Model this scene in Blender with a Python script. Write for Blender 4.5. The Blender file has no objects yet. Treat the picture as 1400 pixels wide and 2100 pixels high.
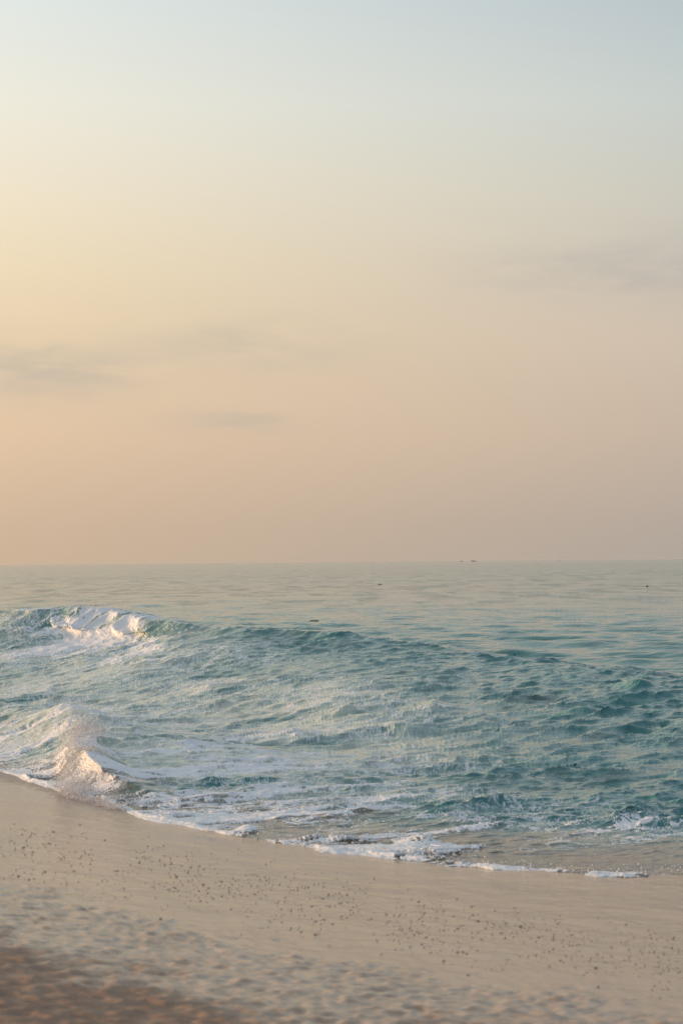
import bpy, math, random
import numpy as np
from mathutils import Vector, Matrix, Euler

C = bpy.context.scene
COL = C.collection
RNG = np.random.default_rng(11)
random.seed(5)
R = math.radians

# ------------------------------------------------------------------ camera
H = 2.5                                   # eye height above the sea
cam_d = bpy.data.cameras.new('camera')
cam = bpy.data.objects.new('camera', cam_d)
COL.objects.link(cam)
cam_d.sensor_width = 36.0
cam_d.lens = 70.0
cam_d.clip_start = 0.1
cam_d.clip_end = 30000.0
PITCH, ROLL = 1.42, -0.50
cam.matrix_world = (Matrix.Translation((0, 0, H)) @ Matrix.Rotation(R(90 + PITCH), 4, 'X')
                    @ Matrix.Rotation(R(ROLL), 4, 'Z'))
cam_d.dof.use_dof = True
cam_d.dof.focus_distance = 31.0
cam_d.dof.aperture_fstop = 4.2
C.camera = cam

# ------------------------------------------------------------------ view
C.view_settings.view_transform = 'Standard'
C.view_settings.look = 'None'
C.view_settings.exposure = 0.0
C.view_settings.gamma = 1.0
C.view_settings.use_curve_mapping = False

SUN_AZ, SUN_EL = -84.0, 8.0               # degrees from +Y towards +X


def lin(c):
    out = []
    for v in c:
        v /= 255.0
        out.append(v / 12.92 if v <= 0.04045 else ((v + 0.055) / 1.055) ** 2.4)
    return tuple(out)


class NT:
    """tiny node-tree helper"""
    def __init__(self, tree):
        self.t = tree
        self.n = tree.nodes
        self.l = tree.links

    def add(self, kind, **kw):
        nd = self.n.new(kind)
        for k, v in kw.items():
            setattr(nd, k, v)
        return nd

    def put(self, sock, v):
        if v is None:
            return
        if isinstance(v, bpy.types.NodeSocket):
            self.l.new(v, sock)
        else:
            if sock.type == 'RGBA' and isinstance(v, tuple) and len(v) == 3:
                v = (*v, 1.0)
            sock.default_value = v

    def math(self, op, a, b=None, c=None, clamp=False):
        nd = self.add('ShaderNodeMath', operation=op, use_clamp=clamp)
        for i, v in enumerate((a, b, c)):
            self.put(nd.inputs[i], v)
        return nd.outputs[0]

    def maprange(self, v, a, b, c=0.0, d=1.0, smooth=True):
        nd = self.add('ShaderNodeMapRange', interpolation_type='SMOOTHSTEP' if smooth else 'LINEAR')
        self.put(nd.inputs[0], v)
        for i, x in enumerate((a, b, c, d)):
            self.put(nd.inputs[1 + i], x)
        return nd.outputs[0]

    def mix(self, f, a, b, blend='MIX'):
        nd = self.add('ShaderNodeMix', data_type='RGBA', blend_type=blend)
        self.put(nd.inputs[0], f)
        self.put(nd.inputs[6], a)
        self.put(nd.inputs[7], b)
        return nd.outputs[2]

    def attr(self, name):
        return self.add('ShaderNodeAttribute', attribute_name=name).outputs['Fac']

    def noise(self, vec, scale, detail=4.0, rough=0.55, dist=0.0):
        nd = self.add('ShaderNodeTexNoise')
        self.put(nd.inputs['Vector'], vec)
        nd.inputs['Scale'].default_value = scale
        nd.inputs['Detail'].default_value = detail
        nd.inputs['Roughness'].default_value = rough
        nd.inputs['Distortion'].default_value = dist
        return nd.outputs['Fac']

    def mapping(self, vec, scale=(1, 1, 1), rot=(0, 0, 0)):
        nd = self.add('ShaderNodeMapping')
        self.put(nd.inputs['Vector'], vec)
        nd.inputs['Scale'].default_value = scale
        nd.inputs['Rotation'].default_value = rot
        return nd.outputs[0]

    def ramp(self, fac, stops):
        nd = self.add('ShaderNodeValToRGB')
        e = nd.color_ramp.elements
        while len(e) > 1:
            e.remove(e[-1])
        e[0].position, e[0].color = stops[0][0], (*stops[0][1], 1)
        for p, c in stops[1:]:
            x = e.new(p)
            x.color = (*c, 1)
        nd.color_ramp.interpolation = 'EASE' if False else 'LINEAR'
        self.put(nd.inputs[0], fac)
        return nd.outputs[0]


# ------------------------------------------------------------------ sky
world = bpy.data.worlds.new('World')
C.world = world
world.use_nodes = True
w = NT(world.node_tree)
w.n.clear()
tc = w.add('ShaderNodeTexCoord').outputs['Generated']
sep = w.add('ShaderNodeSeparateXYZ')
w.l.new(tc, sep.inputs[0])
el = w.math('MULTIPLY', w.math('ARCSINE', sep.outputs[2]), 57.29578)
az = w.math('MULTIPLY', w.math('ARCTAN2', sep.outputs[0], sep.outputs[1]), 57.29578)
SKY_SUN = SUN_AZ
# unsigned angle from the sun's azimuth, 0..180
da = w.math('ABSOLUTE', w.math('WRAP', w.math('SUBTRACT', az, SKY_SUN), 180.0, -180.0))
elf = w.math('DIVIDE', el, 90.0, clamp=True)
ELS = [0.0, 1.0, 3.6, 6.2, 8.4, 10.5, 13.0, 16.0, 30.0, 60.0, 90.0]


def col_ramp(cols):
    return w.ramp(elf, [(e / 90.0, lin(c)) for e, c in zip(ELS, cols)])


r_sun = col_ramp([(222, 188, 148), (228, 194, 152), (244, 208, 164), (252, 226, 182), (254, 236, 196), (254, 240, 210),
                  (252, 242, 226), (246, 242, 232), (226, 230, 230), (190, 204, 218), (170, 188, 212)])
r_left = col_ramp([(205, 179, 151), (208, 182, 155), (226, 197, 165), (232, 208, 174), (239, 220, 186), (241, 228, 203),
                   (239, 235, 220), (226, 233, 229), (212, 219, 217), (188, 201, 214), (168, 187, 211)])
r_right = col_ramp([(176, 166, 156), (181, 168, 156), (199, 181, 163), (207, 191, 173), (205, 195, 181), (204, 202, 190),
                    (200, 207, 203), (184, 196, 202), (188, 200, 208), (180, 196, 213), (168, 187, 211)])
r_back = col_ramp([(170, 174, 188), (172, 176, 190), (175, 180, 196), (177, 182, 200), (178, 185, 204), (178, 187, 207),
                   (178, 189, 210), (177, 190, 212), (174, 190, 214), (170, 188, 214), (168, 187, 211)])
haze = w.mix(w.maprange(da, 0, 74, smooth=False), r_sun, r_left)
haze = w.mix(w.maprange(da, 74, 94, smooth=False), haze, r_right)
haze = w.mix(w.maprange(da, 94, 155), haze, r_back)

# bright aureole round the hazy sun, far outside the left edge of the picture
sdir = (math.sin(R(SUN_AZ)) * math.cos(R(SUN_EL)), math.cos(R(SUN_AZ)) * math.cos(R(SUN_EL)), math.sin(R(SUN_EL)))
dotn = w.add('ShaderNodeVectorMath', operation='DOT_PRODUCT')
w.put(dotn.inputs[0], tc)
dotn.inputs[1].default_value = sdir
ang = w.math('MULTIPLY', w.math('ARCCOSINE', w.math('MINIMUM', dotn.outputs['Value'], 1.0)), 57.29578)
g1 = w.math('DIVIDE', ang, 13.0)
g2 = w.math('DIVIDE', ang, 30.0)
glow = w.math('ADD', w.math('MULTIPLY', w.math('EXPONENT', w.math('MULTIPLY', w.math('MULTIPLY', g1, g1), -1.0)), 3.0),
              w.math('MULTIPLY', w.math('EXPONENT', w.math('MULTIPLY', w.math('MULTIPLY', g2, g2), -1.0)), 0.6))
sc_ = w.add('ShaderNodeVectorMath', operation='SCALE')
sc_.inputs[0].default_value = (1.0, 0.74, 0.42)
w.put(sc_.inputs['Scale'], glow)
haze = w.mix(1.0, haze, sc_.outputs[0], 'ADD')

# thin grey stratus streaks: (azimuth, elevation, half width, half height, strength)
comb = w.add('ShaderNodeCombineXYZ')
w.put(comb.inputs[0], az)
w.put(comb.inputs[1], el)
wob = w.noise(w.mapping(comb.outputs[0], (0.35, 1.1, 1)), 1.0, 5, 0.6)
wisp = w.noise(w.mapping(comb.outputs[0], (0.28, 1.3, 1)), 1.0, 6, 0.58, 0.3)
el_w = w.math('ADD', el, w.math('MULTIPLY', w.math('SUBTRACT', wob, 0.5), 1.2))
cl = None
for (ca, ce, wa, we, st) in [(-8.4, 5.5, 3.0, .75, .85), (-2.6, 6.2, 2.6, .6, .6), (-2.9, 4.0, 2.0, .28, .5),
                             (8.8, 8.15, 4.2, .7, .85), (-13, 6.2, 3.0, .5, .6), (15, 9.2, 4, .7, .6),
                             (24, 7.0, 6, .8, .6), (-30, 5, 6, .6, .5), (60, 8, 14, 1.2, .6), (-75, 9, 14, 1.2, .5)]:
    dx = w.math('DIVIDE', w.math('SUBTRACT', az, ca), wa)
    dy = w.math('DIVIDE', w.math('SUBTRACT', el_w, ce), we)
    q = w.math('ADD', w.math('MULTIPLY', dx, dx), w.math('MULTIPLY', dy, dy))
    g = w.math('MULTIPLY', w.math('EXPONENT', w.math('MULTIPLY', q, -1.0)), st)
    cl = g if cl is None else w.math('ADD', cl, g)
cl = w.math('MULTIPLY', cl, w.maprange(wisp, 0.22, 0.62))
haze = w.mix(w.math('MULTIPLY', cl, 0.46, clamp=True), haze, lin((154, 162, 164)))
sky = w.add('ShaderNodeTexSky', sky_type='NISHITA', sun_disc=False)
sky.sun_elevation = R(SUN_EL)
sky.sun_rotation = R(SUN_AZ)
sky.dust_density = 3.0
sky.air_density = 1.2
bg1 = w.add('ShaderNodeBackground')
w.put(bg1.inputs[0], sky.outputs[0])
bg1.inputs[1].default_value = 0.08
bg2 = w.add('ShaderNodeBackground')
w.put(bg2.inputs[0], haze)
bg2.inputs[1].default_value = 1.0
mixs = w.add('ShaderNodeMixShader')
w.put(mixs.inputs[0], w.maprange(el, 18.0, 60.0, 1.0, 0.6))
w.l.new(bg1.outputs[0], mixs.inputs[1])
w.l.new(bg2.outputs[0], mixs.inputs[2])
wo = w.add('ShaderNodeOutputWorld')
w.l.new(mixs.outputs[0], wo.inputs[0])

# ------------------------------------------------------------------ sun
sun_d = bpy.data.lights.new('sun', 'SUN')
sun_d.energy = 3.6
sun_d.angle = R(3)
sun_d.color = (1.0, 0.57, 0.29)
sun = bpy.data.objects.new('sun', sun_d)
COL.objects.link(sun)
sd = Vector((math.sin(R(SUN_AZ)) * math.cos(R(SUN_EL)), math.cos(R(SUN_AZ)) * math.cos(R(SUN_EL)), math.sin(R(SUN_EL))))
sun.rotation_euler = sd.to_track_quat('Z', 'Y').to_euler()
sun.location = (-20, 10, 12)

# ------------------------------------------------------------------ numeric helpers
FPX = 70.0 / 36.0 * 2100.0
CM = np.array(cam.matrix_world)


def ray(x, y):
    v = np.array([(x - 700.0) / FPX, (1050.0 - y) / FPX, -1.0])
    return CM[:3, :3] @ v


def at(x, y, z=0.0):
    """point at height z that is seen at a given direction from the camera"""
    d = ray(x, y)
    t = (z - H) / d[2]
    return np.array([d[0] * t, d[1] * t, z])


def sstep(a, b, x):
    t = np.clip((x - a) / (b - a), 0, 1)
    return t * t * (3 - 2 * t)


def sample(tile, L, X, Y, rot=0.0, ox=0.0, oy=0.0):
    """bilinear, wrapping lookup of a tile that covers L x L metres"""
    n = tile.shape[0]
    c, s = math.cos(rot), math.sin(rot)
    u = ((X * c + Y * s) / L + ox) * n
    v = ((-X * s + Y * c) / L + oy) * n
    u0 = np.floor(u)
    v0 = np.floor(v)
    fu = (u - u0).astype(np.float32)
    fv = (v - v0).astype(np.float32)
    i0 = u0.astype(np.int64) % n
    j0 = v0.astype(np.int64) % n
    i1 = (i0 + 1) % n
    j1 = (j0 + 1) % n
    return (tile[j0, i0] * (1 - fu) * (1 - fv) + tile[j0, i1] * fu * (1 - fv)
            + tile[j1, i0] * (1 - fu) * fv + tile[j1, i1] * fu * fv)


def kgrid(n, L):
    k = np.fft.fftfreq(n, L / n) * 2 * np.pi
    kx, ky = np.meshgrid(k, k)
    kk = np.hypot(kx, ky)
    kk[0, 0] = 1e-6
    return kx, ky, kk


def ocean_tile(n, L, lam, dirn, spread, lmin, seed, power=4.0):
    """one frozen moment of a choppy sea: height and sideways shift, rms height 1"""
    r = np.random.default_rng(seed)
    kx, ky, kk = kgrid(n, L)
    kp = 2 * np.pi / lam
    P = np.exp(-(kp / kk) ** 2) / kk ** power
    th = np.arctan2(ky, kx) - dirn
    P *= (0.5 + 0.5 * np.cos(th)) ** spread + 0.02 / (1 + spread)
    P *= np.exp(-(kk * lmin / (2 * np.pi)) ** 2)
    P[0, 0] = 0
    A = np.sqrt(P) * (r.normal(size=(n, n)) + 1j * r.normal(size=(n, n)))
    h = np.real(np.fft.ifft2(A))
    s = 1.0 / h.std()
    dx = np.real(np.fft.ifft2(1j * kx / kk * A)) * s
    dy = np.real(np.fft.ifft2(1j * ky / kk * A)) * s
    return (h * s).astype(np.float32), dx.astype(np.float32), dy.astype(np.float32)


def fbm_tile(n, seed, beta=2.4, kmin=2, aniso=1.0):
    """fractal noise tile, mean 0, rms 1"""
    r = np.random.default_rng(seed)
    kx, ky, kk = kgrid(n, 2 * np.pi)
    ke = np.hypot(kx * aniso, ky / aniso)
    ke[0, 0] = 1
    A = ke ** (-beta / 2) * (r.normal(size=(n, n)) + 1j * r.normal(size=(n, n)))
    A[kk < kmin] = 0
    h = np.real(np.fft.ifft2(A))
    return (h / h.std()).astype(np.float32)


def cell_tile(n, cells, seed, warp=0.0):
    """distance to the nearest border between cells (0 on the border), wrapping"""
    r = np.random.default_rng(seed)
    g = (np.arange(n) + 0.5) / n * cells
    X, Y = np.meshgrid(g, g)
    if warp:
        X = X + warp * fbm_tile(n, seed + 1, 3.0, 2)
        Y = Y + warp * fbm_tile(n, seed + 2, 3.0, 2)
    jx = r.random((cells, cells))
    jy = r.random((cells, cells))
    f1 = np.full(X.shape, 9.0)
    f2 = np.full(X.shape, 9.0)
    ix = np.floor(X).astype(int)
    iy = np.floor(Y).astype(int)
    for a in (-1, 0, 1):
        for b in (-1, 0, 1):
            cx = ix + a
            cy = iy + b
            px = cx + jx[cy % cells, cx % cells]
            py = cy + jy[cy % cells, cx % cells]
            d = np.hypot(px - X, py - Y)
            m = d < f1
            f2 = np.where(m, f1, np.minimum(f2, d))
            f1 = np.where(m, d, f1)
    return (f2 - f1).astype(np.float32), f1.astype(np.float32)


def grid_mesh(name, V, rows, cols, attrs, mat, kind, label, cat, smooth=True):
    me = bpy.data.meshes.new(name)
    i = np.arange(rows - 1)[:, None] * cols + np.arange(cols - 1)[None, :]
    F = np.stack([i, i + 1, i + cols + 1, i + cols], -1).reshape(-1, 4).astype(np.int32)
    return raw_mesh(me, name, V, F, attrs, mat, kind, label, cat, smooth)


def raw_mesh(me, name, V, F, attrs, mat, kind=None, label=None, cat=None, smooth=True):
    V = np.ascontiguousarray(V, dtype=np.float32)
    k = F.shape[1]
    me.vertices.add(len(V))
    me.vertices.foreach_set('co', V.ravel())
    me.loops.add(F.size)
    me.loops.foreach_set('vertex_index', F.ravel().astype(np.int32))
    me.polygons.add(len(F))
    me.polygons.foreach_set('loop_start', np.arange(0, F.size, k, dtype=np.int32))
    if smooth:
        me.polygons.foreach_set('use_smooth', np.ones(len(F), dtype=bool))
    me.update()
    me.validate()
    for an, av in (attrs or {}).items():
        a = me.attributes.new(an, 'FLOAT', 'POINT')
        a.data.foreach_set('value', np.ascontiguousarray(av, dtype=np.float32).ravel())
    me.materials.append(mat)
    o = bpy.data.objects.new(name, me)
    COL.objects.link(o)
    if kind:
        o['kind'] = kind
    if label:
        o['label'] = label
    if cat:
        o['category'] = cat
    return o


def out_mat(name):
    m = bpy.data.materials.new(name)
    m.use_nodes = True
    t = NT(m.node_tree)
    t.n.clear()
    o = t.add('ShaderNodeOutputMaterial')
    return m, t, o


# ------------------------------------------------------------------ materials
def water_material():
    m, t, o = out_mat('sea_water')
    geo = t.add('ShaderNodeNewGeometry')
    pos = geo.outputs['Position']
    sp = t.add('ShaderNodeSeparateXYZ')
    t.l.new(pos, sp.inputs[0])
    foam, milk, shal = t.attr('foam'), t.attr('milk'), t.attr('shallow')
    body = t.mix(milk, (0.050, 0.190, 0.186), (0.50, 0.545, 0.46))
    body = t.mix(shal, body, (0.17, 0.135, 0.098))
    # fine ripples below the size of the mesh; far out they carry the whole chop
    n1 = t.noise(t.mapping(t.mapping(pos, (1, 1, 1), (0, 0, -0.45)), (0.26, 1, 1)), 8.0, 5, 0.55, 0.35)
    n3 = t.noise(t.mapping(t.mapping(pos, (1, 1, 1), (0, 0, -0.60)), (0.24, 1, 1)), 2.7, 4, 0.5, 0.5)
    n2 = t.noise(t.mapping(pos, (0.55, 1.0, 1)), 0.9, 6, 0.6, 0.2)
    far = t.maprange(sp.outputs[1], 45, 180, 0, 1)
    gust = t.noise(t.mapping(pos, (0.006, 0.02, 1)), 1.0, 3, 0.5)
    dash = t.noise(t.mapping(pos, (0.38, 0.11, 1)), 1.0, 3, 0.55, 0.2)
    farv = t.math('MULTIPLY', t.math('MULTIPLY', far, t.maprange(gust, 0.35, 0.65, 0.5, 1.25)), t.maprange(dash, 0.46, 0.64, 0.3, 4.5))
    b1 = t.add('ShaderNodeBump')
    b1.inputs['Strength'].default_value = 1.0
    t.put(b1.inputs['Height'], t.math('MULTIPLY_ADD', n3, 1.9, n1))
    t.put(b1.inputs['Distance'], t.maprange(sp.outputs[1], 15, 60, 0.024, 0.022))
    b2 = t.add('ShaderNodeBump')
    b2.inputs['Strength'].default_value = 1.0
    t.put(b2.inputs['Height'], n2)
    t.put(b2.inputs['Distance'], t.math('MULTIPLY', farv, 0.16))
    t.l.new(b1.outputs[0], b2.inputs['Normal'])
    p = t.add('ShaderNodeBsdfPrincipled')
    t.put(p.inputs['Base Color'], body)
    t.put(p.inputs['Roughness'], t.maprange(sp.outputs[1], 80, 300, 0.06, 0.14))
    p.inputs['IOR'].default_value = 1.333
    t.l.new(b2.outputs[0], p.inputs['Normal'])
    # foam
    fn = t.noise(pos, 26.0, 4, 0.65)
    ff = t.math('ADD', foam, t.math('MULTIPLY', t.math('SUBTRACT', fn, 0.5), 0.55))
    ff = t.maprange(ff, 0.30, 0.72)
    ff = t.math('MULTIPLY', ff, t.maprange(foam, 0.02, 0.12))
    tn = t.noise(pos, 9.0, 3, 0.5)
    ff = t.math('MAXIMUM', ff, t.math('MULTIPLY', t.attr('trail'), t.maprange(tn, 0.3, 0.6, 0.55, 1.0)))
    bf = t.add('ShaderNodeBump')
    bf.inputs['Strength'].default_value = 0.8
    bf.inputs['Distance'].default_value = 0.012
    t.put(bf.inputs['Height'], t.noise(pos, 38.0, 4, 0.7))
    pf = t.add('ShaderNodeBsdfPrincipled')
    pf.inputs['Base Color'].default_value = (0.80, 0.81, 0.82, 1)
    pf.inputs['Roughness'].default_value = 0.45
    t.l.new(bf.outputs[0], pf.inputs['Normal'])
    mx = t.add('ShaderNodeMixShader')
    t.put(mx.inputs[0], ff)
    t.l.new(p.outputs[0], mx.inputs[1])
    t.l.new(pf.outputs[0], mx.inputs[2])
    t.l.new(mx.outputs[0], o.inputs[0])
    return m


def sand_material():
    m, t, o = out_mat('wet_sand')
    geo = t.add('ShaderNodeNewGeometry')
    pos = geo.outputs['Position']
    wet = t.attr('wet')
    n_big = t.noise(pos, 1.3, 5, 0.6)
    n_fine = t.noise(pos, 140.0, 3, 0.7)
    dry = t.mix(n_big, (0.27, 0.170, 0.115), (0.35, 0.23, 0.16))
    wetc = t.mix(n_big, (0.44, 0.297, 0.180), (0.47, 0.322, 0.198))
    c = t.mix(wet, dry, wetc)
    c = t.mix(t.maprange(n_fine, 0.3, 0.75, 0, 0.35), c, (0.06, 0.045, 0.035))
    grain = t.noise(pos, 60.0, 4, 0.75)
    bp = t.add('ShaderNodeBump')
    bp.inputs['Strength'].default_value = 1.0
    t.put(bp.inputs['Height'], grain)
    t.put(bp.inputs['Distance'], t.maprange(wet, 0.2, 0.8, 0.004, 0.0009))
    p = t.add('ShaderNodeBsdfPrincipled')
    t.put(p.inputs['Base Color'], c)
    t.put(p.inputs['Roughness'], t.maprange(wet, 0.1, 0.85, 0.7, 0.15))
    t.put(p.inputs['IOR'], t.maprange(wet, 0.1, 0.6, 1.3, 1.5))
    t.l.new(bp.outputs[0], p.inputs['Normal'])
    t.l.new(p.outputs[0], o.inputs[0])
    return m


def spray_material():
    m, t, o = out_mat('spray_white')
    p = t.add('ShaderNodeBsdfPrincipled')
    p.inputs['Base Color'].default_value = (0.88, 0.88, 0.89, 1)
    p.inputs['Roughness'].default_value = 0.25
    p.inputs['IOR'].default_value = 1.333
    tr = t.add('ShaderNodeBsdfTranslucent')
    tr.inputs[0].default_value = (0.85, 0.83, 0.80, 1)
    mx = t.add('ShaderNodeMixShader')
    mx.inputs[0].default_value = 0.2
    t.l.new(p.outputs[0], mx.inputs[1])
    t.l.new(tr.outputs[0], mx.inputs[2])
    t.l.new(mx.outputs[0], o.inputs[0])
    return m


def plain_material(name, ca, cb, rough=0.5, scale=20.0, ior=1.45):
    m, t, o = out_mat(name)
    tcn = t.add('ShaderNodeTexCoord').outputs['Object']
    p = t.add('ShaderNodeBsdfPrincipled')
    t.put(p.inputs['Base Color'], t.mix(t.noise(tcn, scale, 4, 0.6), ca, cb))
    p.inputs['Roughness'].default_value = rough
    p.inputs['IOR'].default_value = ior
    t.l.new(p.outputs[0], o.inputs[0])
    return m


M_WATER = water_material()
M_SAND = sand_material()
M_SPRAY = spray_material()
M_PEBBLE = plain_material('wet_pebble', (0.20, 0.18, 0.175), (0.36, 0.33, 0.32), 0.15, 60)

# ------------------------------------------------------------------ shore lines (world metres)
SHORE = [(-60, 68), (-30, 50), (-14, 38), (-9, 33.2), (-6.8, 29.8), (-5.2, 26.2), (-3.87, 22.6), (-2.99, 21.2), (-2.15, 19.2),
         (-0.84, 17.2), (0.2, 16.1), (1.135, 15.45), (2.53, 14.75), (4, 14.25), (8, 13.2), (20, 11.5)]
_sp = np.array(SHORE, float)
_a = _sp[:, 0] / _sp[:, 1]


def smooth_interp(xq, xp, fp, k=0.02):
    xs = np.linspace(xp[0], xp[-1], 6001)
    f = np.interp(xs, xp, fp)
    wn = max(3, int(k / (xs[1] - xs[0])) | 1)
    ker = np.hanning(wn + 2)[1:-1]
    ker /= ker.sum()
    f = np.convolve(np.pad(f, wn // 2, mode='edge'), ker, 'valid')
    return np.interp(xq, xs, f)


def Ys_of_a(a):
    return smooth_interp(a, _a, _sp[:, 1], 0.05)


def Ys_of_x(X):
    return smooth_interp(X, _sp[:, 0], _sp[:, 1], 1.2)


def Yc_of_a(a):
    return smooth_interp(a, np.array([-1.2, -.6, -.37, -.22, -.1715, -.127, -.066, 0, .073, .1715, .3, .6, 1.2]),
                         np.array([110, 72, 56, 48, 46, 45, 43, 41.5, 40, 34, 30, 26, 22.]), 0.06)


def tabl(a, pts, k=0.03):
    xs = np.array([(p[0] - 700.0) / FPX for p in pts])
    return smooth_interp(np.clip(a, xs[0], xs[-1]), xs, np.array([p[1] for p in pts], float), k)


def sand_z(X, Y):
    D = (Ys_of_x(X) - Y) * 0.76
    z = 0.12 + np.where(D > 0, 0.075 * D, 0.075 * D)
    return np.maximum(z, -1.6)


# ------------------------------------------------------------------ noise tiles
T_CHOP = ocean_tile(512, 14.0, 1.7, math.radians(320), 34.0, 0.13, 3, 3.6)
T_CHOP2 = ocean_tile(512, 11.0, 1.2, math.radians(286), 26.0, 0.13, 13, 3.6)
T_RIP = ocean_tile(512, 5.0, 0.40, math.radians(308), 22.0, 0.055, 4, 3.5)
T_SEA = ocean_tile(1024, 46.0, 2.1, math.radians(266), 14.0, 1.05, 5, 3.6)
T_SWELL = ocean_tile(1024, 120.0, 4.5, math.radians(262), 16.0, 2.6, 6, 3.8)
T_FBM = fbm_tile(512, 21, 2.6)
T_FBM2 = fbm_tile(512, 22, 2.0)
T_SM = fbm_tile(512, 27, 4.6, 3)
T_MED = fbm_tile(512, 28, 3.7, 2)
T_THR = fbm_tile(512, 29, 3.2, 3, 3.2)
T_STRK = fbm_tile(512, 23, 2.9, 2, 2.2)
T_LACE, _ = cell_tile(512, 16, 31, 0.28)
_, T_LUMP = cell_tile(512, 20, 33, 0.10)

# ------------------------------------------------------------------ the sea
core = np.linspace(-0.19, 0.19, 1000)
side = np.geomspace(0.0012, 0.03, 70).cumsum()
side = side / side[-1] * 0.55
acol = np.concatenate([(-0.19 - side)[::-1], core, 0.19 + side])
NC = len(acol)
ys, yc = Ys_of_a(acol), Yc_of_a(acol)
wf = tabl(acol, [(-900, 12), (0, 12), (250, 12), (480, 14), (750, 16), (1000, 16), (1400, 12), (2600, 9)])
NA, NB, NCR = 320, 200, 560
tA = np.linspace(0, 1, NA, endpoint=False)
tB = np.linspace(0, 1, NB, endpoint=False)
tC = np.linspace(0, 1, NCR)
y0 = ys - 0.95
ytoe = np.maximum(yc - wf, y0 + 1.0)
ytop = yc + 0.8
inv = lambda a, b, t: 1.0 / (1.0 / a[None, :] + t[:, None] * (1.0 / b - 1.0 / a)[None, :])
YA = inv(y0, ytoe, tA)
YB = ytoe[None, :] + (ytop - ytoe)[None, :] * (1 - (1 - tB[:, None]) ** 1.25)
YC = inv(ytop, np.full(NC, 6500.0), tC)
Y = np.concatenate([YA, YB, YC], 0)
NR = Y.shape[0]
A = np.broadcast_to(acol[None, :], Y.shape)
X = A * Y
xpx = 700 + A * FPX                        # lateral bearing, for the tables below


def blob(x, y, rx, ry, z=0.1):
    """soft patch on the water round a spot: value 0..1"""
    p = at(x, y, z)
    d = p[1]
    return np.exp(-(((A - p[0] / p[1]) / (rx / FPX)) ** 2 + ((Y - p[1]) / (ry * d * d / ((H - z) * FPX))) ** 2))


Dn = (Y - Ys_of_a(acol)[None, :])           # metres seaward of the swash edge (along the view)
hc = tabl(acol, [(-900, 1.0), (-200, 1.30), (0, 1.38), (90, 1.42), (180, 1.48), (300, 1.32), (430, 1.06), (700, .95), (860, .72),
                 (1000, .50), (1250, .40), (1400, .36), (2000, .3), (3000, .3)], 0.02)[None, :]
q = (yc[None, :] - Y)
# wobble of the crest line
q = q + 0.45 * sample(T_SM, 24.0, X, Y * .7, -.5, .1, .3)
s = np.clip(q / wf[None, :], 0, 1)
pw = tabl(acol, [(-900, 2.0), (0, 1.9), (300, 1.9), (700, 1.6), (1400, 1.4)])[None, :]
lipk = tabl(acol, [(-900, .1), (0, .25), (100, .42), (300, .42), (420, .34), (800, .28), (1100, .1), (1400, .05)])[None, :]
front = (1 - lipk) * (1 - s) ** pw + lipk * np.exp(-np.maximum(q, 0) / 1.1)
wb = tabl(acol, [(-900, 5), (250, 4.0), (700, 5), (1400, 5)])[None, :]
back = np.exp(-(np.minimum(q, 0) / wb) ** 2)
zw = hc * np.where(q > 0, front, back) - 0.085 * hc * np.exp(-((q / wf[None, :] - .85) / .28) ** 2) * (q > 0)

# second, smaller swell peaking just off the beach on the left
y2 = tabl(acol, [(-900, 40), (-200, 31.5), (0, 28.6), (170, 26.2), (330, 25.0), (520, 24.4), (900, 24)])[None, :]
h2 = tabl(acol, [(-900, .45), (-100, .46), (60, .46), (180, .48), (300, .33), (420, .20), (600, .06), (800, 0), (1400, 0)])[None, :]
q2 = (y2 - Y)
zw2 = h2 * np.where(q2 > 0, np.exp(-(q2 / 2.6) ** 2), np.exp(-(q2 / 1.7) ** 2))
# and its lip, collapsing on the sand
y3 = tabl(acol, [(-200, 24.5), (100, 22.9), (160, 22.35), (230, 21.4), (300, 20.8), (500, 19.5)])[None, :]
h3 = tabl(acol, [(-300, 0), (60, .0), (115, .05), (150, .30), (190, .31), (225, .22), (270, .12), (340, .05), (460, 0)], 0.006)[None, :]
q3 = (y3 - Y)
zw3 = h3 * np.where(q3 > 0, np.exp(-(q3 / 0.50) ** 2), np.exp(-(q3 / 1.9) ** 2))

def on_wave(x, q0, rx, rq):
    return np.exp(-((A - (x - 700.0) / FPX) / (rx / FPX)) ** 2 - ((q - q0) / rq) ** 2)


# chop amplitude
amp_far = np.clip(sstep(-3.0, -9.0, q), 0, 1)                    # beyond the breaker
edge = sstep(0.1, 4.5, Dn)
surf = (1 - amp_far)
rough = 0.75 + 0.25 * sample(T_FBM, 9.0, X, Y, .4)
rough = np.clip(rough, 0.35, 1.25)
ampc = surf * edge * (0.0145 + 0.006 * blob(150, 1300, 260, 70, 1.2) + 0.013 * blob(1250, 1500, 420, 160)) * rough
calm = 1 - 0.5 * on_wave(170, 4.0, 330, 4.5)
ampc = ampc * calm
ampr = surf * (0.25 + 0.75 * edge) * 0.0100 * rough * (0.5 + 0.5 * calm)
fade = np.exp(-(Y / 420.0))
amps = (0.052 * amp_far + 0.012 * surf * edge) * fade
hh = ampc * sample(T_CHOP[0], 14.0, X, Y)
dX = 0.95 * ampc * sample(T_CHOP[1], 14.0, X, Y)
dY = 0.95 * ampc * sample(T_CHOP[2], 14.0, X, Y)
hh += ampc * .75 * sample(T_CHOP2[0], 11.0, X, Y, 0, .2, .7)
dX += ampc * .75 * sample(T_CHOP2[1], 11.0, X, Y, 0, .2, .7)
dY += ampc * .75 * sample(T_CHOP2[2], 11.0, X, Y, 0, .2, .7)
hh += ampr * sample(T_RIP[0], 5.0, X, Y)
dX += 0.85 * ampr * sample(T_RIP[1], 5.0, X, Y)
dY += 0.85 * ampr * sample(T_RIP[2], 5.0, X, Y)
dYr = Y * Y / (ytop[None, :] * NCR)
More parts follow.
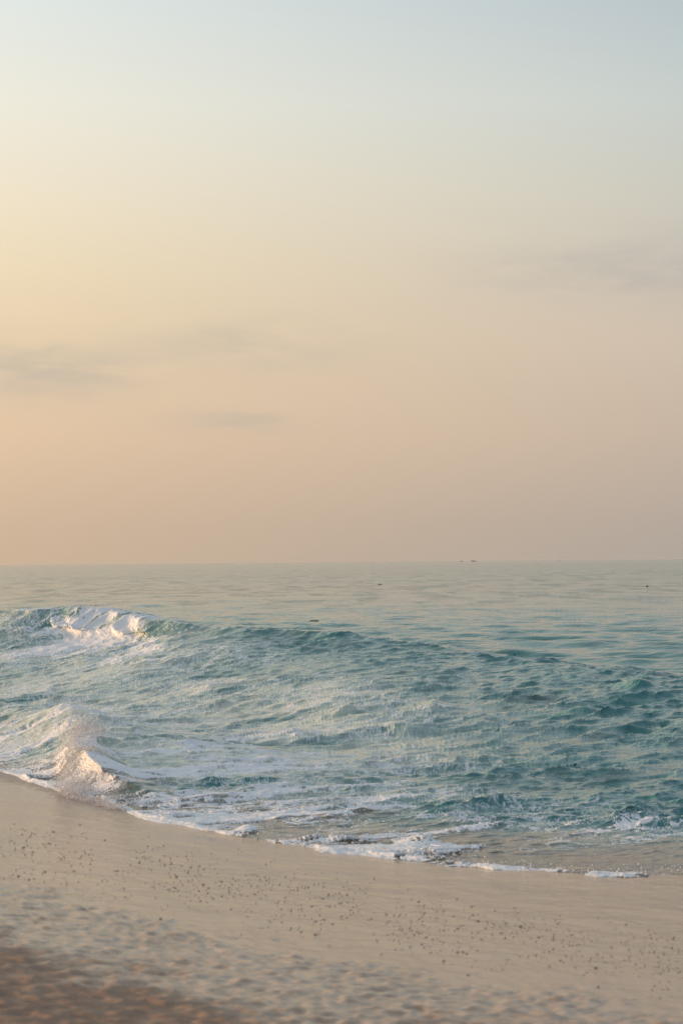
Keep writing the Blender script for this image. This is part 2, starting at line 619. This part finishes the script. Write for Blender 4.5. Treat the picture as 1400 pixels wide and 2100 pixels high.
hh += amps * .66 / (1 + (dYr / 0.42) ** 4) * (sample(T_SEA[0], 46.0, X, Y) + 0.6 * sample(T_SEA[0], 31.0, X, Y, .12, .3, .1))
hh += amps * .62 / (1 + (dYr / 1.5) ** 4) * sample(T_SWELL[0], 120.0, X, Y, .05)
hh += 0.05 * amp_far * np.exp(-Y / 900.0) * sample(T_FBM, 160.0, X * 0.5, Y)

# level of the water: swash lies on the sand near the edge
sz = sand_z(X, Y)
jag = 0.13 * sample(T_SM, 5.2, X, Y * .5, .3, .5) + 0.05 * sample(T_SM, 1.6, X, Y * .3, .1)
De = Dn + jag
film = sz + np.where(De > 0, 0.006 * sstep(0, 0.10, De) + 0.07 * sstep(.1, 3.5, De), -0.09 * sstep(0, -.45, De))
level = np.maximum(film, 0.06)
level = np.where(Dn > 4.5, np.maximum(level, 0.06), level)
lump_zone = sstep(0.02, 0.15, De) * (1 - sstep(0.35, 1.5, De))

# ---- foam
strk = sample(T_STRK, 7.0, X, Y, 0.75)                           # streaks along the flow
strk2 = sample(T_STRK, 3.1, X, Y, .7, .4, .2)
wx = X + 0.24 * sample(T_MED, 4.0, X, Y)
wy = Y + 0.45 * sample(T_MED, 4.0, X, Y, 0, .5, .5)
lace = sample(T_LACE, 9.0, wx * 0.75, wy, 0.4)                  # 0 on cell walls
lace2 = sample(T_LACE, 4.2, wx * 0.75, wy, 0.1, .3, .3)
web = np.maximum(1 - lace / 0.30, 0.8 * (1 - lace2 / 0.32))
strk3 = sample(T_STRK, 1.7, X, Y, .6, .1, .6)
tex = 0.10 * sample(T_FBM, 1.9, X, Y * .5, .2) + 0.42 * web + 0.26 * strk + 0.24 * strk2 + 0.16 * strk3 + 0.06 * sample(T_FBM2, 2.4, X, Y)
def thread(L, rot, ox, wid):
    v = sample(T_THR, L, wx * .5 + X * .5, wy * .5 + Y * .5, rot, ox, ox * 1.7)
    return np.clip(1 - np.abs(v) / wid, 0, 1)


thr_all = np.maximum(np.maximum(thread(9.0, .62, .1, .17), .95 * thread(5.3, .74, .45, .18)), .9 * thread(2.9, .5, .7, .2))
thr_all = np.maximum(thr_all, .55 * thread(1.7, .66, .3, .2))
cov = np.zeros_like(X)
frn = sample(T_SM, 7.0, X, Y, .4, .15, .8)
cov += (0.95 + 0.20 * frn) * sstep(-0.14, -0.02, De) * (1 - sstep(0.06, np.clip(0.34 + 0.16 * frn, .16, .8), De))   # the front itself
cov += 0.38 * (1 - sstep(0.6, 6.0, De)) * sstep(-.05, .2, De)
cov += 0.40 * blob(430, 1600, 330, 75) + 0.35 * blob(720, 1640, 260, 45)
cov += 0.22 * blob(1100, 1665, 330, 30) + 0.20 * blob(1330, 1680, 170, 30)
cov += 0.7 * blob(800, 1735, 130, 26) + 0.3 * blob(600, 1745, 150, 20)
cov -= 0.6 * blob(1290, 1755, 170, 40) + 0.25 * blob(1130, 1725, 120, 22)
cov -= 0.25 * blob(560, 1700, 110, 20) + 0.25 * blob(290, 1570, 95, 45, .2)
cov += 0.26 * blob(60, 1580, 150, 28, .2) + 0.05 * blob(50, 1490, 150, 60, .4) + 1.0 * blob(510, 1705, 22, 14, .12)
cov += 0.40 * blob(560, 1460, 170, 45, .5) + 0.2 * blob(330, 1400, 200, 50, .7)
cov += 0.85 * on_wave(170, 1.0, 95, 1.1) + 0.75 * on_wave(295, 1.3, 45, 1.2) + 0.5 * on_wave(205, -.1, 130, .6) + 0.8 * on_wave(205, 2.3, 80, 1.4) + 0.35 * on_wave(90, 2.5, 120, 2.5) + .3 * on_wave(400, .3, 100, .6)
cov += 0.12 * np.exp(-((q3 - .1) / .4) ** 2) * np.clip(h3 * 2, 0, 1)
cov += 0.30 * blob(880, 1400, 180, 30, .6)
cov += 0.27 * blob(120, 1390, 330, 130, .8)
cov = np.clip(cov, 0, 1.5)
foam = np.clip(sstep(0.66, 1.02, cov * 0.85 + tex * (0.35 + 0.65 * np.clip(cov * 1.6, 0, 1))) * np.clip(cov * 3, 0, 1), 0, 1)
tcov = .5 * blob(1080, 1680, 330, 60) + 0.85 * blob(120, 1400, 380, 140, .7) + 0.8 * blob(520, 1560, 420, 120, .1) + .7 * blob(760, 1650, 420, 60) + .5 * blob(1250, 1690, 240, 40) \
    + .6 * blob(620, 1420, 320, 60, .5) + .7 * on_wave(230, 4.0, 330, 5.0) - .6 * blob(1290, 1755, 170, 40)
tcov = np.clip(tcov * (0.75 + 0.35 * sample(T_MED, 11.0, X, Y, .6)), 0, 1) * sstep(.3, .8, De)
foam = np.where(Y > 70, 0, foam)
solid = foam.copy()
trail = np.where(Y > 70, 0, 0.95 * sstep(0.25, 0.85, thr_all * np.clip(tcov * 1.9, 0, 1.25)))
foam = np.where(Y > 70, 0, foam)
# small crests further out carry a fleck of white
milk = 0.95 * blob(140, 1370, 330, 110, .9) + .5 * on_wave(150, 2.5, 260, 3.0) + 0.55 * blob(60, 1510, 260, 70, .3) + .75 * blob(560, 1450, 250, 80, .5) \
    + 0.30 * blob(760, 1400, 260, 60, .7) + 0.25 * blob(700, 1560, 300, 60, .1)
milk = np.clip((1.05 * milk + .18 * blob(420, 1500, 480, 170, .3)) * (0.78 + 0.32 * strk), 0, 0.95)
shal = np.clip(1 - Dn / tabl(acol, [(-300, 4), (0, 3), (300, 4.2), (600, 5.6), (900, 4.4), (1400, 3.4)])[None, :], 0, 1)
shal = np.clip(sstep(0, 0.75, shal + 0.12 * strk), 0, 1)

# ---- foam has body: pillows and bubbles
lump = 0.6 * np.sqrt(np.clip(1 - (sample(T_LUMP, 6.5, wx, wy * .45, .5) * 1.3) ** 2, 0, 1)) \
    + 0.6 * np.sqrt(np.clip(1 - (sample(T_LUMP, 4.1, wx, wy * .5, .9, .3) * 1.3) ** 2, 0, 1))
lump2 = np.sqrt(np.clip(1 - (sample(T_LUMP, 2.4, X, Y * .6, .7) * 1.3) ** 2, 0, 1))
right_thin = tabl(acol, [(-900, 1), (850, 1), (980, .45), (1120, .45), (1170, 1), (1215, 1), (1260, .4), (1400, .35)])[None, :]
clump = right_thin * np.clip(0.55 + 0.6 * sample(T_SM, 6.0, X, Y, .2, .6, .1), 0.08, 1.6)
pil = 1.0 + 2.2 * blob(800, 1735, 150, 30) + 1.0 * blob(1190, 1775, 70, 14) + .8 * blob(560, 1730, 150, 22)
hh += solid * (0.008 + lump_zone * clump * (0.018 * lump * pil + 0.005 * lump2)) + solid * 0.003 * lump2 + solid * 0.004 * sample(T_MED, 1.1, X, Y * .6, .8) + trail * .0015
# turbulent face of the lip
turb = np.clip(on_wave(185, .7, 95, .9) + 0.8 * on_wave(290, 1.0, 60, 1.2), 0, 1)
hh += turb * (0.006 * sample(T_FBM, 1.6, X, Y) + 0.018 * sample(T_MED, 2.2, X, Y))
# small pointed peaks standing along the swells
for (px, py, ph, pr, pz) in [(170, 1452, .14, .30, .5), (212, 1450, .13, .28, .5), (245, 1440, .14, .45, .5), (135, 1478, .12, .22, .4),
                             (700, 1362, .16, .4, .9), (880, 1378, .18, .35, .75), (830, 1420, .14, .4, .6), (590, 1415, .2, .5, .7),
                             (1300, 1392, .16, .32, .5), (1160, 1370, .12, .35, .55), (1195, 1432, .12, .4, .4), (430, 1300, .12, .3, 1.2),
                             (320, 1500, .10, .3, .2), (855, 1722, .10, .16, .1), (510, 1700, .09, .08, .12), (1310, 1400, .12, .25, .45),
                             (280, 1268, .16, .5, 1.4), (165, 1256, .12, .5, 1.5), (985, 1430, .12, .4, .5)]:
    p = at(px, py, pz)
    rr = np.hypot(X - p[0], (Y - p[1]) / 1.3) / pr
    hh += .7 * ph * np.exp(-rr ** 1.7) * (1 + 0.15 * sample(T_MED, 2.0, X, Y))

Z = level + zw + zw2 + zw3 + hh
# the lip of the breaker is thrown forward on the left
thr = tabl(acol, [(-300, .1), (60, .2), (110, .45), (200, .62), (238, .35), (265, .62), (310, .5), (345, .15), (480, .1), (800, .0), (1400, 0)], 0.006)[None, :]
bumpq = np.exp(-((q - 0.2) / 0.75) ** 2)
lipn = 1 + 0.35 * sample(T_SM, 5.0, X, Y * .5) + .09 * sample(T_MED, 2.6, X, Y * .6)
sh = thr * bumpq * lipn
Z -= 0.22 * sh * np.exp(-((q - 0.4) / 0.5) ** 2)
thr3 = np.clip(h3 * .45, 0, .6)
sh3 = thr3 * np.exp(-((q3 - 0.05) / 0.28) ** 2) * lipn
fwd = np.array([-0.42, -0.91])
X2 = X + dX + fwd[0] * (sh + sh3)
Y2 = Y + dY + fwd[1] * (sh + sh3)
V = np.stack([X2, Y2, Z], -1).reshape(-1, 3)
sea = grid_mesh('sea', V, NR, NC, {'foam': foam, 'trail': trail, 'milk': milk, 'shallow': shal}, M_WATER, 'structure',
                'teal sea with a small breaking wave rolling onto the sand', 'sea')


def water_z(x, y):
    """height of the built sea near a point"""
    a = x / y
    j = int(np.argmin(np.abs(acol - a)))
    i = int(np.argmin(np.abs(Y[:, j] - y)))
    return float(Z[i, j])


# ------------------------------------------------------------------ the beach
bcore = np.linspace(-0.20, 0.20, 420)
bside = np.geomspace(0.002, 0.05, 30).cumsum()
bside = bside / bside[-1] * 0.5
bcol = np.concatenate([(-0.20 - bside)[::-1], bcore, 0.20 + bside])
tb = np.linspace(0, 1, 430)
yb1 = Ys_of_a(bcol) + 2.5
BY = 1.0 / (1.0 / 6.2 + tb[:, None] * (1.0 / yb1 - 1.0 / 6.2)[None, :])
BY = np.concatenate([np.linspace(0.6, 6.15, 60)[:, None] * np.ones_like(BY[:1]), BY], 0)
BX = bcol[None, :] * BY
bz = sand_z(BX, BY)
inl = (Ys_of_x(BX) - BY) * 0.76                     # metres up the beach
# edge of the trampled, drier sand
EDGE = []
for x, y in [(-500, 1735), (0, 1790), (200, 1850), (420, 1900), (700, 1955), (1000, 2012), (1400, 2075), (2200, 2150)]:
    p = at(x, y, .5)
    for _ in range(6):
        p = at(x, y, float(sand_z(np.array([p[0]]), np.array([p[1]]))[0]))
    EDGE.append(p[:2])
_e = np.array(EDGE)
ed = np.interp(BX, _e[:, 0], _e[:, 1]) - BY           # metres on the near side of that line
ed = ed + 0.25 * sample(T_FBM, 5.0, BX, BY)
tramp = sstep(-0.1, 0.5, ed)
lumps = np.clip(1 - sample(T_LUMP, 3.0, BX, BY, .3), 0, 1)
T_TRAMP = ocean_tile(512, 5.0, 0.15, 0.3, 0.0, 0.06, 41, 3.6)[0]
bz += tramp * 0.0044 * (sample(T_TRAMP, 5.0, BX * .8, BY, .2) + .4 * sample(T_TRAMP, 9.0, BX, BY, .9))
bz += 0.003 * sample(T_FBM, 14.0, BX, BY, .7) + 0.00012 * sample(T_FBM2, 1.2, BX, BY)
wet = 1 - tramp * np.clip(0.27 + 0.55 * sstep(1.5, 3.3, ed - 0.15 * (BX + 0.5)) + 0.07 * sample(T_FBM, 3.0, BX, BY), 0, 1)
ebb = (1 - sstep(0.2, 1.4, inl + 0.15 * sample(T_FBM, 2.5, BX, BY, .5))) * sstep(500, 150, 700 + (BX / BY) * FPX)
wet = np.clip(wet - 0.5 * ebb, 0, 1)
BV = np.stack([BX, BY, bz], -1).reshape(-1, 3)
beach = grid_mesh('beach', BV, BY.shape[0], len(bcol), {'wet': wet}, M_SAND, 'structure', 'wet smooth beach sand below the breaking waves', 'beach')


def beach_z(x, y):
    a = x / y
    j = int(np.argmin(np.abs(bcol - a)))
    i = int(np.argmin(np.abs(BY[:, j] - y)))
    return float(bz[i, j])


# sea bed under the water so that nothing hangs in the void
# ------------------------------------------------------------------ spray
def ico():
    import bmesh
    bm = bmesh.new()
    bmesh.ops.create_icosphere(bm, subdivisions=1, radius=1.0)
    v = np.array([x.co[:] for x in bm.verts])
    f = np.array([[x.index for x in fc.verts] for fc in bm.faces])
    bm.free()
    return v, f


OV = np.array([(1, 0, 0), (-1, 0, 0), (0, 1, 0), (0, -1, 0), (0, 0, 1), (0, 0, -1)], float)
OF = np.array([(0, 2, 4), (2, 1, 4), (1, 3, 4), (3, 0, 4), (2, 0, 5), (1, 2, 5), (3, 1, 5), (0, 3, 5)])


def drops(name, P, S, D, stretch, mat, label, cat, tiny=True):
    """many droplets, each a small ellipsoid drawn out along its flight"""
    n = len(P)
    D = D / np.linalg.norm(D, axis=1, keepdims=True)
    IV, IF = (OV, OF) if tiny else ico()
    nv = len(IV)
    along = IV @ D.T
    pts = IV[None] + (stretch[:, None] - 1)[:, :, None] * along.T[:, :, None] * D[:, None, :]
    pts = pts * S[:, None, None] * (1 + 0.25 * RNG.normal(size=(n, nv, 1)).clip(-1, 1)) + P[:, None, :]
    F = (IF[None] + (np.arange(n) * nv)[:, None, None]).reshape(-1, 3)
    me = bpy.data.meshes.new(name)
    return raw_mesh(me, name, pts.reshape(-1, 3), F, None, mat, 'stuff', label, cat)


def plume(n, base, up, out, spreadx, size, g=9.8, tmax=.3, v0=2.2):
    """ballistic droplets thrown from a line of base points"""
    i = RNG.integers(0, len(base), n)
    b = base[i] + RNG.normal(size=(n, 3)) * np.array([spreadx, spreadx, spreadx * .4])
    v = np.stack([RNG.normal(out[0], .5, n), RNG.normal(out[1], .5, n), RNG.gamma(3.0, up / 3.0, n)], -1)
    t = RNG.random(n) * tmax
    p = b + v * t[:, None]
    p[:, 2] -= .5 * g * t * t
    vel = v.copy()
    vel[:, 2] -= g * t
    s = np.minimum(np.exp(RNG.normal(math.log(size), .5, n)), 2.4 * size)
    return p, s, vel


# splash of the shore break
line = np.array([at(x, y, z) for x, y, z in [(150, 1530, .5), (155, 1510, .55), (165, 1500, .58), (180, 1495, .6), (200, 1500, .55), (148, 1560, .4),
                                             (146, 1590, .28), (150, 1610, .2)]])
P1, S1, D1 = plume(10000, line, 1.1, (-.12, -.15), .045, .0024, tmax=.26)
line2 = np.array([at(x, y, z) for x, y, z in [(185, 1590, .25), (178, 1610, .2), (170, 1625, .16), (190, 1560, .3), (195, 1545, .4), (150, 1635, .15), (140, 1625, .15)]])
P2, S2, D2 = plume(7000, line2, .95, (-.12, -.15), .045, .0024, tmax=.22)
line3 = np.array([at(x, y, z) for x, y, z in [(140, 1628, .15), (160, 1640, .14), (190, 1645, .14), (215, 1652, .14), (240, 1660, .13)]])
P3, S3, D3 = plume(7000, line3, .5, (-.12, -.12), .05, .0026, tmax=.16)
PP, SS, DD = np.concatenate([P1, P2, P3]), np.concatenate([S1, S2, S3]), np.concatenate([D1, D2, D3])
gz = np.array([beach_z(p[0], p[1]) for p in PP[::1]])
ok = PP[:, 2] > gz
drops('splash_spray', PP[ok], SS[ok], DD[ok], 1 + RNG.gamma(1.5, .5, ok.sum()), M_SPRAY,
      'pinkish white spray column thrown up where the small wave hits the sand', 'spray')

# mist along the top of the breaker
line4 = []
for x in np.linspace(140, 330, 60):
    p = at(x, 1258 + (20 if x > 250 else 0), 1.55)
    j = int(np.argmin(np.abs(acol - p[0] / p[1])))
    i = int(np.argmax(Z[:NA + NB, j]))
    line4.append(V.reshape(NR, NC, 3)[i, j])
P4, S4, D4 = plume(4500, np.array(line4), .9, (.1, .5), .12, .0024, tmax=.24)
drops('crest_spray', P4, S4, D4, 1 + RNG.gamma(1.5, .4, len(P4)), M_SPRAY, 'thin mist of droplets blowing off the tallest wave crest', 'spray')

# spatter along the swash front
jj = np.nonzero(np.abs(acol) < 0.2)[0]
line5 = []
for j in jj[::3]:
    y = Y[int(np.argmax(De[:, j] > 0.06)), j]
    line5.append((acol[j] * y, y, beach_z(acol[j] * y, y) + .012))
P5, S5, D5 = plume(1300, np.array(line5), .5, (0, -.05), .05, .0036, tmax=.11)
drops('swash_spray', P5, S5, D5, 1 + RNG.gamma(1.0, .3, len(P5)), M_SPRAY, 'low sparse spatter along the foamy edge of the swash', 'spray')

# ------------------------------------------------------------------ pebbles on the wet sand
def pebble_mesh(seed):
    import bmesh
    r = random.Random(seed)
    bm = bmesh.new()
    bmesh.ops.create_icosphere(bm, subdivisions=2, radius=1.0)
    for v in bm.verts:
        n = v.co.normalized()
        k = 1 + 0.12 * math.sin(3 * n.x + seed) + 0.10 * math.sin(4 * n.y + 2 * seed) + r.uniform(-.04, .04)
        v.co = Vector((n.x * k, n.y * k * .8, n.z * k * .45))
    for f in bm.faces:
        f.smooth = True
    me = bpy.data.meshes.new('pebble')
    bm.to_mesh(me)
    bm.free()
    me.materials.append(M_PEBBLE)
    return me


PEB = [pebble_mesh(i) for i in range(6)]
spots = []
tries = 0
while len(spots) < 1400 and tries < 60000:
    tries += 1
    x = random.uniform(-30, 1430)
    mid = np.interp(x, [0, 400, 800, 1100, 1400], [1748, 1800, 1880, 1935, 1985])
    y = random.gauss(mid, np.interp(x, [0, 1400], [42, 34]))
    lo = np.interp(x, [0, 300, 600, 1000, 1400], [1680, 1695, 1760, 1850, 1890])
    hi = np.interp(x, [0, 200, 420, 700, 1000, 1400], [1800, 1862, 1908, 1955, 2012, 2062])
    if not lo < y < hi:
        continue
    nz = float(sample(T_FBM, 500.0, np.array([x]), np.array([y * 3.0]))[0])
    if random.random() > 0.55 + 0.4 * nz:
        continue
    p = at(x, y, .4)
    for _ in range(5):
        p = at(x, y, beach_z(p[0], p[1]))
    sz_ = math.exp(random.gauss(math.log(.0044), .42))
    spots.append((p[0], p[1], p[2], min(sz_, .024)))
spots.sort(key=lambda q: -q[3] / q[1])
first = None
rest = []
for k, (x, y, z, r_) in enumerate(spots):
    if k < 300:
        if first is None:
            o = bpy.data.objects.new('pebble', PEB[0])
            o['label'] = 'small dark wet pebble half sunk in smooth wet sand'
            o['category'] = 'pebble'
            o['group'] = 'pebbles scattered on the wet sand'
            first = o
        else:
            o = first.copy()
            o.data = PEB[k % 6]
        COL.objects.link(o)
        o.location = (x, y, z + r_ * .15)
        o.rotation_euler = (random.uniform(-.15, .15), random.uniform(-.15, .15), random.uniform(0, 6.28))
        e = random.uniform(.8, 1.5)
        o.scale = (r_ * e, r_, r_ * random.uniform(.7, 1.1))
    else:
        rest.append((x, y, z, r_))
rp = np.array(rest)
drops('small_pebbles', rp[:, :3] + np.array([0, 0, .001]), rp[:, 3] * .8, np.tile([[1., .2, 0]], (len(rp), 1)), np.full(len(rp), 1.3), M_PEBBLE,
      'fine dark pebbles strewn between larger ones on wet sand', 'pebbles', False)

# ------------------------------------------------------------------ far things on the water
M_HULL = plain_material('boat_paint', (0.10, 0.10, 0.11), (0.16, 0.15, 0.15), .6)
M_CABIN = plain_material('boat_cabin', (0.35, 0.34, 0.33), (0.45, 0.43, 0.41), .6)
M_DARK = plain_material('dark_wood', (0.012, 0.011, 0.010), (0.03, 0.026, 0.02), .5)
M_WEED = plain_material('seaweed', (0.015, 0.018, 0.010), (0.04, 0.038, 0.02), .4)


def poly_obj(name, verts, faces, mat, parent=None):
    me = bpy.data.meshes.new(name)
    me.from_pydata(verts, [], faces)
    me.materials.append(mat)
    me.update()
    o = bpy.data.objects.new(name, me)
    COL.objects.link(o)
    if parent:
        o.parent = parent
    return o


def box(name, x0, x1, y0, y1, z0, z1, mat, parent, taper=0.0):
    t = taper
    v = [(x0, y0, z0), (x1, y0, z0), (x1, y1, z0), (x0, y1, z0), (x0 + t, y0 + t, z1), (x1 - t, y0 + t, z1), (x1 - t, y1 - t, z1), (x0 + t, y1 - t, z1)]
    return poly_obj(name, v, [(3, 2, 1, 0), (4, 5, 6, 7), (0, 1, 5, 4), (1, 2, 6, 5), (2, 3, 7, 6), (3, 0, 4, 7)], mat, parent)


def boat(px, dist, length, label, sail, rz):
    d = ray(px, 1150)
    x = d[0] / d[1] * dist
    root = bpy.data.objects.new('fishing_boat', None)
    COL.objects.link(root)
    root.location = (x, dist, 0.05)
    root.rotation_euler.z = rz
    root['label'] = label
    root['category'] = 'boat'
    root['group'] = 'boats on the horizon'
    L, B, D = length / 2, length * .14, length * .12
    v, f = [], []
    n = 9
    for i in range(n):
        t = -1 + 2 * i / (n - 1)
        wd = B * (1 - abs(t) ** 2.6) + 0.02
        sheer = D * (1 + .7 * t * t)
        v += [(t * L, -wd, sheer), (t * L * .92, -wd * .6, -.2 * D), (t * L * .92, wd * .6, -.2 * D), (t * L, wd, sheer)]
    for i in range(n - 1):
        a = i * 4
        f += [(a, a + 4, a + 5, a + 1), (a + 1, a + 5, a + 6, a + 2), (a + 2, a + 6, a + 7, a + 3), (a + 3, a + 7, a + 4, a)]
    f += [(0, 1, 2, 3), tuple(reversed([(n - 1) * 4 + k for k in range(4)]))]
    poly_obj('hull', v, f, M_HULL, root)
    if sail:
        box('mast', -.06, .06, -.06, .06, D, D + length * .75, M_HULL, root)
        poly_obj('sail', [(.12, -.02, D + .5), (length * .3, -.02, D + .6), (.12, -.02, D + length * .7),
                          (.12, .02, D + .5), (length * .3, .02, D + .6), (.12, .02, D + length * .7)],
                 [(0, 1, 2), (5, 4, 3), (0, 3, 4, 1), (1, 4, 5, 2), (2, 5, 3, 0)], M_CABIN, root)
    else:
        box('cabin', -L * .5, L * .05, -B * .6, B * .6, D, D + length * .16, M_CABIN, root, .1)
        box('mast', L * .2, L * .2 + .12, -.06, .06, D, D + length * .35, M_HULL, root)
    return root


boat(1146, 2900, 3.2, 'tiny dark boat with a short upright sail on the horizon', True, .4)
boat(970, 3600, 9, 'faint low hull with a small cabin on the horizon', False, .1)
boat(946, 3800, 6, 'faint smaller boat just beside the longer low hull', False, .3)

# dark piece of driftwood
p = at(778, 1200, .05)
o = bpy.data.objects.new('driftwood', None)
COL.objects.link(o)
o.location = (p[0], p[1], water_z(p[0], p[1]) + .02)
o['label'] = 'dark thin piece of driftwood floating far beyond the wave'
o['category'] = 'driftwood'


def limb(name, pts, rad, mat, parent, sides=7):
    v, f = [], []
    for i, (c, r_) in enumerate(zip(pts, rad)):
        c = Vector(c)
        tng = (Vector(pts[min(i + 1, len(pts) - 1)]) - Vector(pts[max(i - 1, 0)])).normalized()
        u = tng.cross(Vector((0, 0, 1))).normalized() if abs(tng.z) < .95 else Vector((1, 0, 0))
        ww = u.cross(tng)
        for k in range(sides):
            an = 2 * math.pi * k / sides
            v.append(tuple(c + (u * math.cos(an) + ww * math.sin(an)) * r_))
    for i in range(len(pts) - 1):
        for k in range(sides):
            k2 = (k + 1) % sides
            f.append((i * sides + k, i * sides + k2, (i + 1) * sides + k2, (i + 1) * sides + k))
    f.append(tuple(range(sides - 1, -1, -1)))
    f.append(tuple((len(pts) - 1) * sides + k for k in range(sides)))
    ob = poly_obj(name, v, f, mat, parent)
    for pl in ob.data.polygons:
        pl.use_smooth = True
    return ob


o.scale = (.85, .85, .65)
limb('log', [(-.32, 0, .06), (-.1, .02, .10), (.1, 0, .09), (.26, -.02, .05)], [.02, .05, .075, .06], M_DARK, o)
limb('branch', [(.05, 0, .10), (.0, .0, .17), (-.08, 0, .20)], [.03, .02, .008], M_DARK, o)

# round dark float
p = at(1326, 1203, .08)
o = bpy.data.objects.new('mooring_buoy', None)
COL.objects.link(o)
o.location = (p[0], p[1], water_z(p[0], p[1]) + .05)
o['label'] = 'small dark round buoy floating alone at the right'
o['category'] = 'buoy'
o.scale = (.65, .65, .65)
limb('float', [(-.13, 0, .07), (-.11, 0, .07), (-.06, 0, .075), (.0, 0, .08), (.06, 0, .075), (.11, 0, .07), (.13, 0, .07)], [.02, .07, .115, .13, .115, .07, .02], M_DARK, o, 10)
limb('ring', [(0, 0, .18), (0, 0, .24)], [.025, .02], M_DARK, o)

# raft of weed
p = at(648, 1276, .05)
o = bpy.data.objects.new('floating_seaweed', None)
COL.objects.link(o)
o.location = (p[0], p[1], water_z(p[0], p[1]) + .045)
o['label'] = 'thin broken strand of dark seaweed floating behind the wave'
o['category'] = 'seaweed'
rr = random.Random(8)
for k in range(9):
    x0 = rr.uniform(-.22, .22)
    ln = rr.uniform(.05, .12)
    limb('frond', [(x0 - ln, rr.uniform(-.1, .1), .02), (x0, rr.uniform(-.1, .1), .055), (x0 + ln, rr.uniform(-.1, .1), .02)], [.008, .022, .008], M_WEED, o, 6)

# ------------------------------------------------------------------ sea air
hz = bpy.data.materials.new('sea_air')
hz.use_nodes = True
ht = NT(hz.node_tree)
ht.n.clear()
ho = ht.add('ShaderNodeOutputMaterial')
pv = ht.add('ShaderNodeVolumePrincipled')
pv.inputs['Color'].default_value = (0.92, 0.92, 0.92, 1)
pv.inputs['Density'].default_value = 0.00005
pv.inputs['Anisotropy'].default_value = 0.3
ht.l.new(pv.outputs[0], ho.inputs['Volume'])
hb = box('haze', -7600, 7600, -30, 7000, -3.0, 5.2, hz, None)
hb['kind'] = 'stuff'
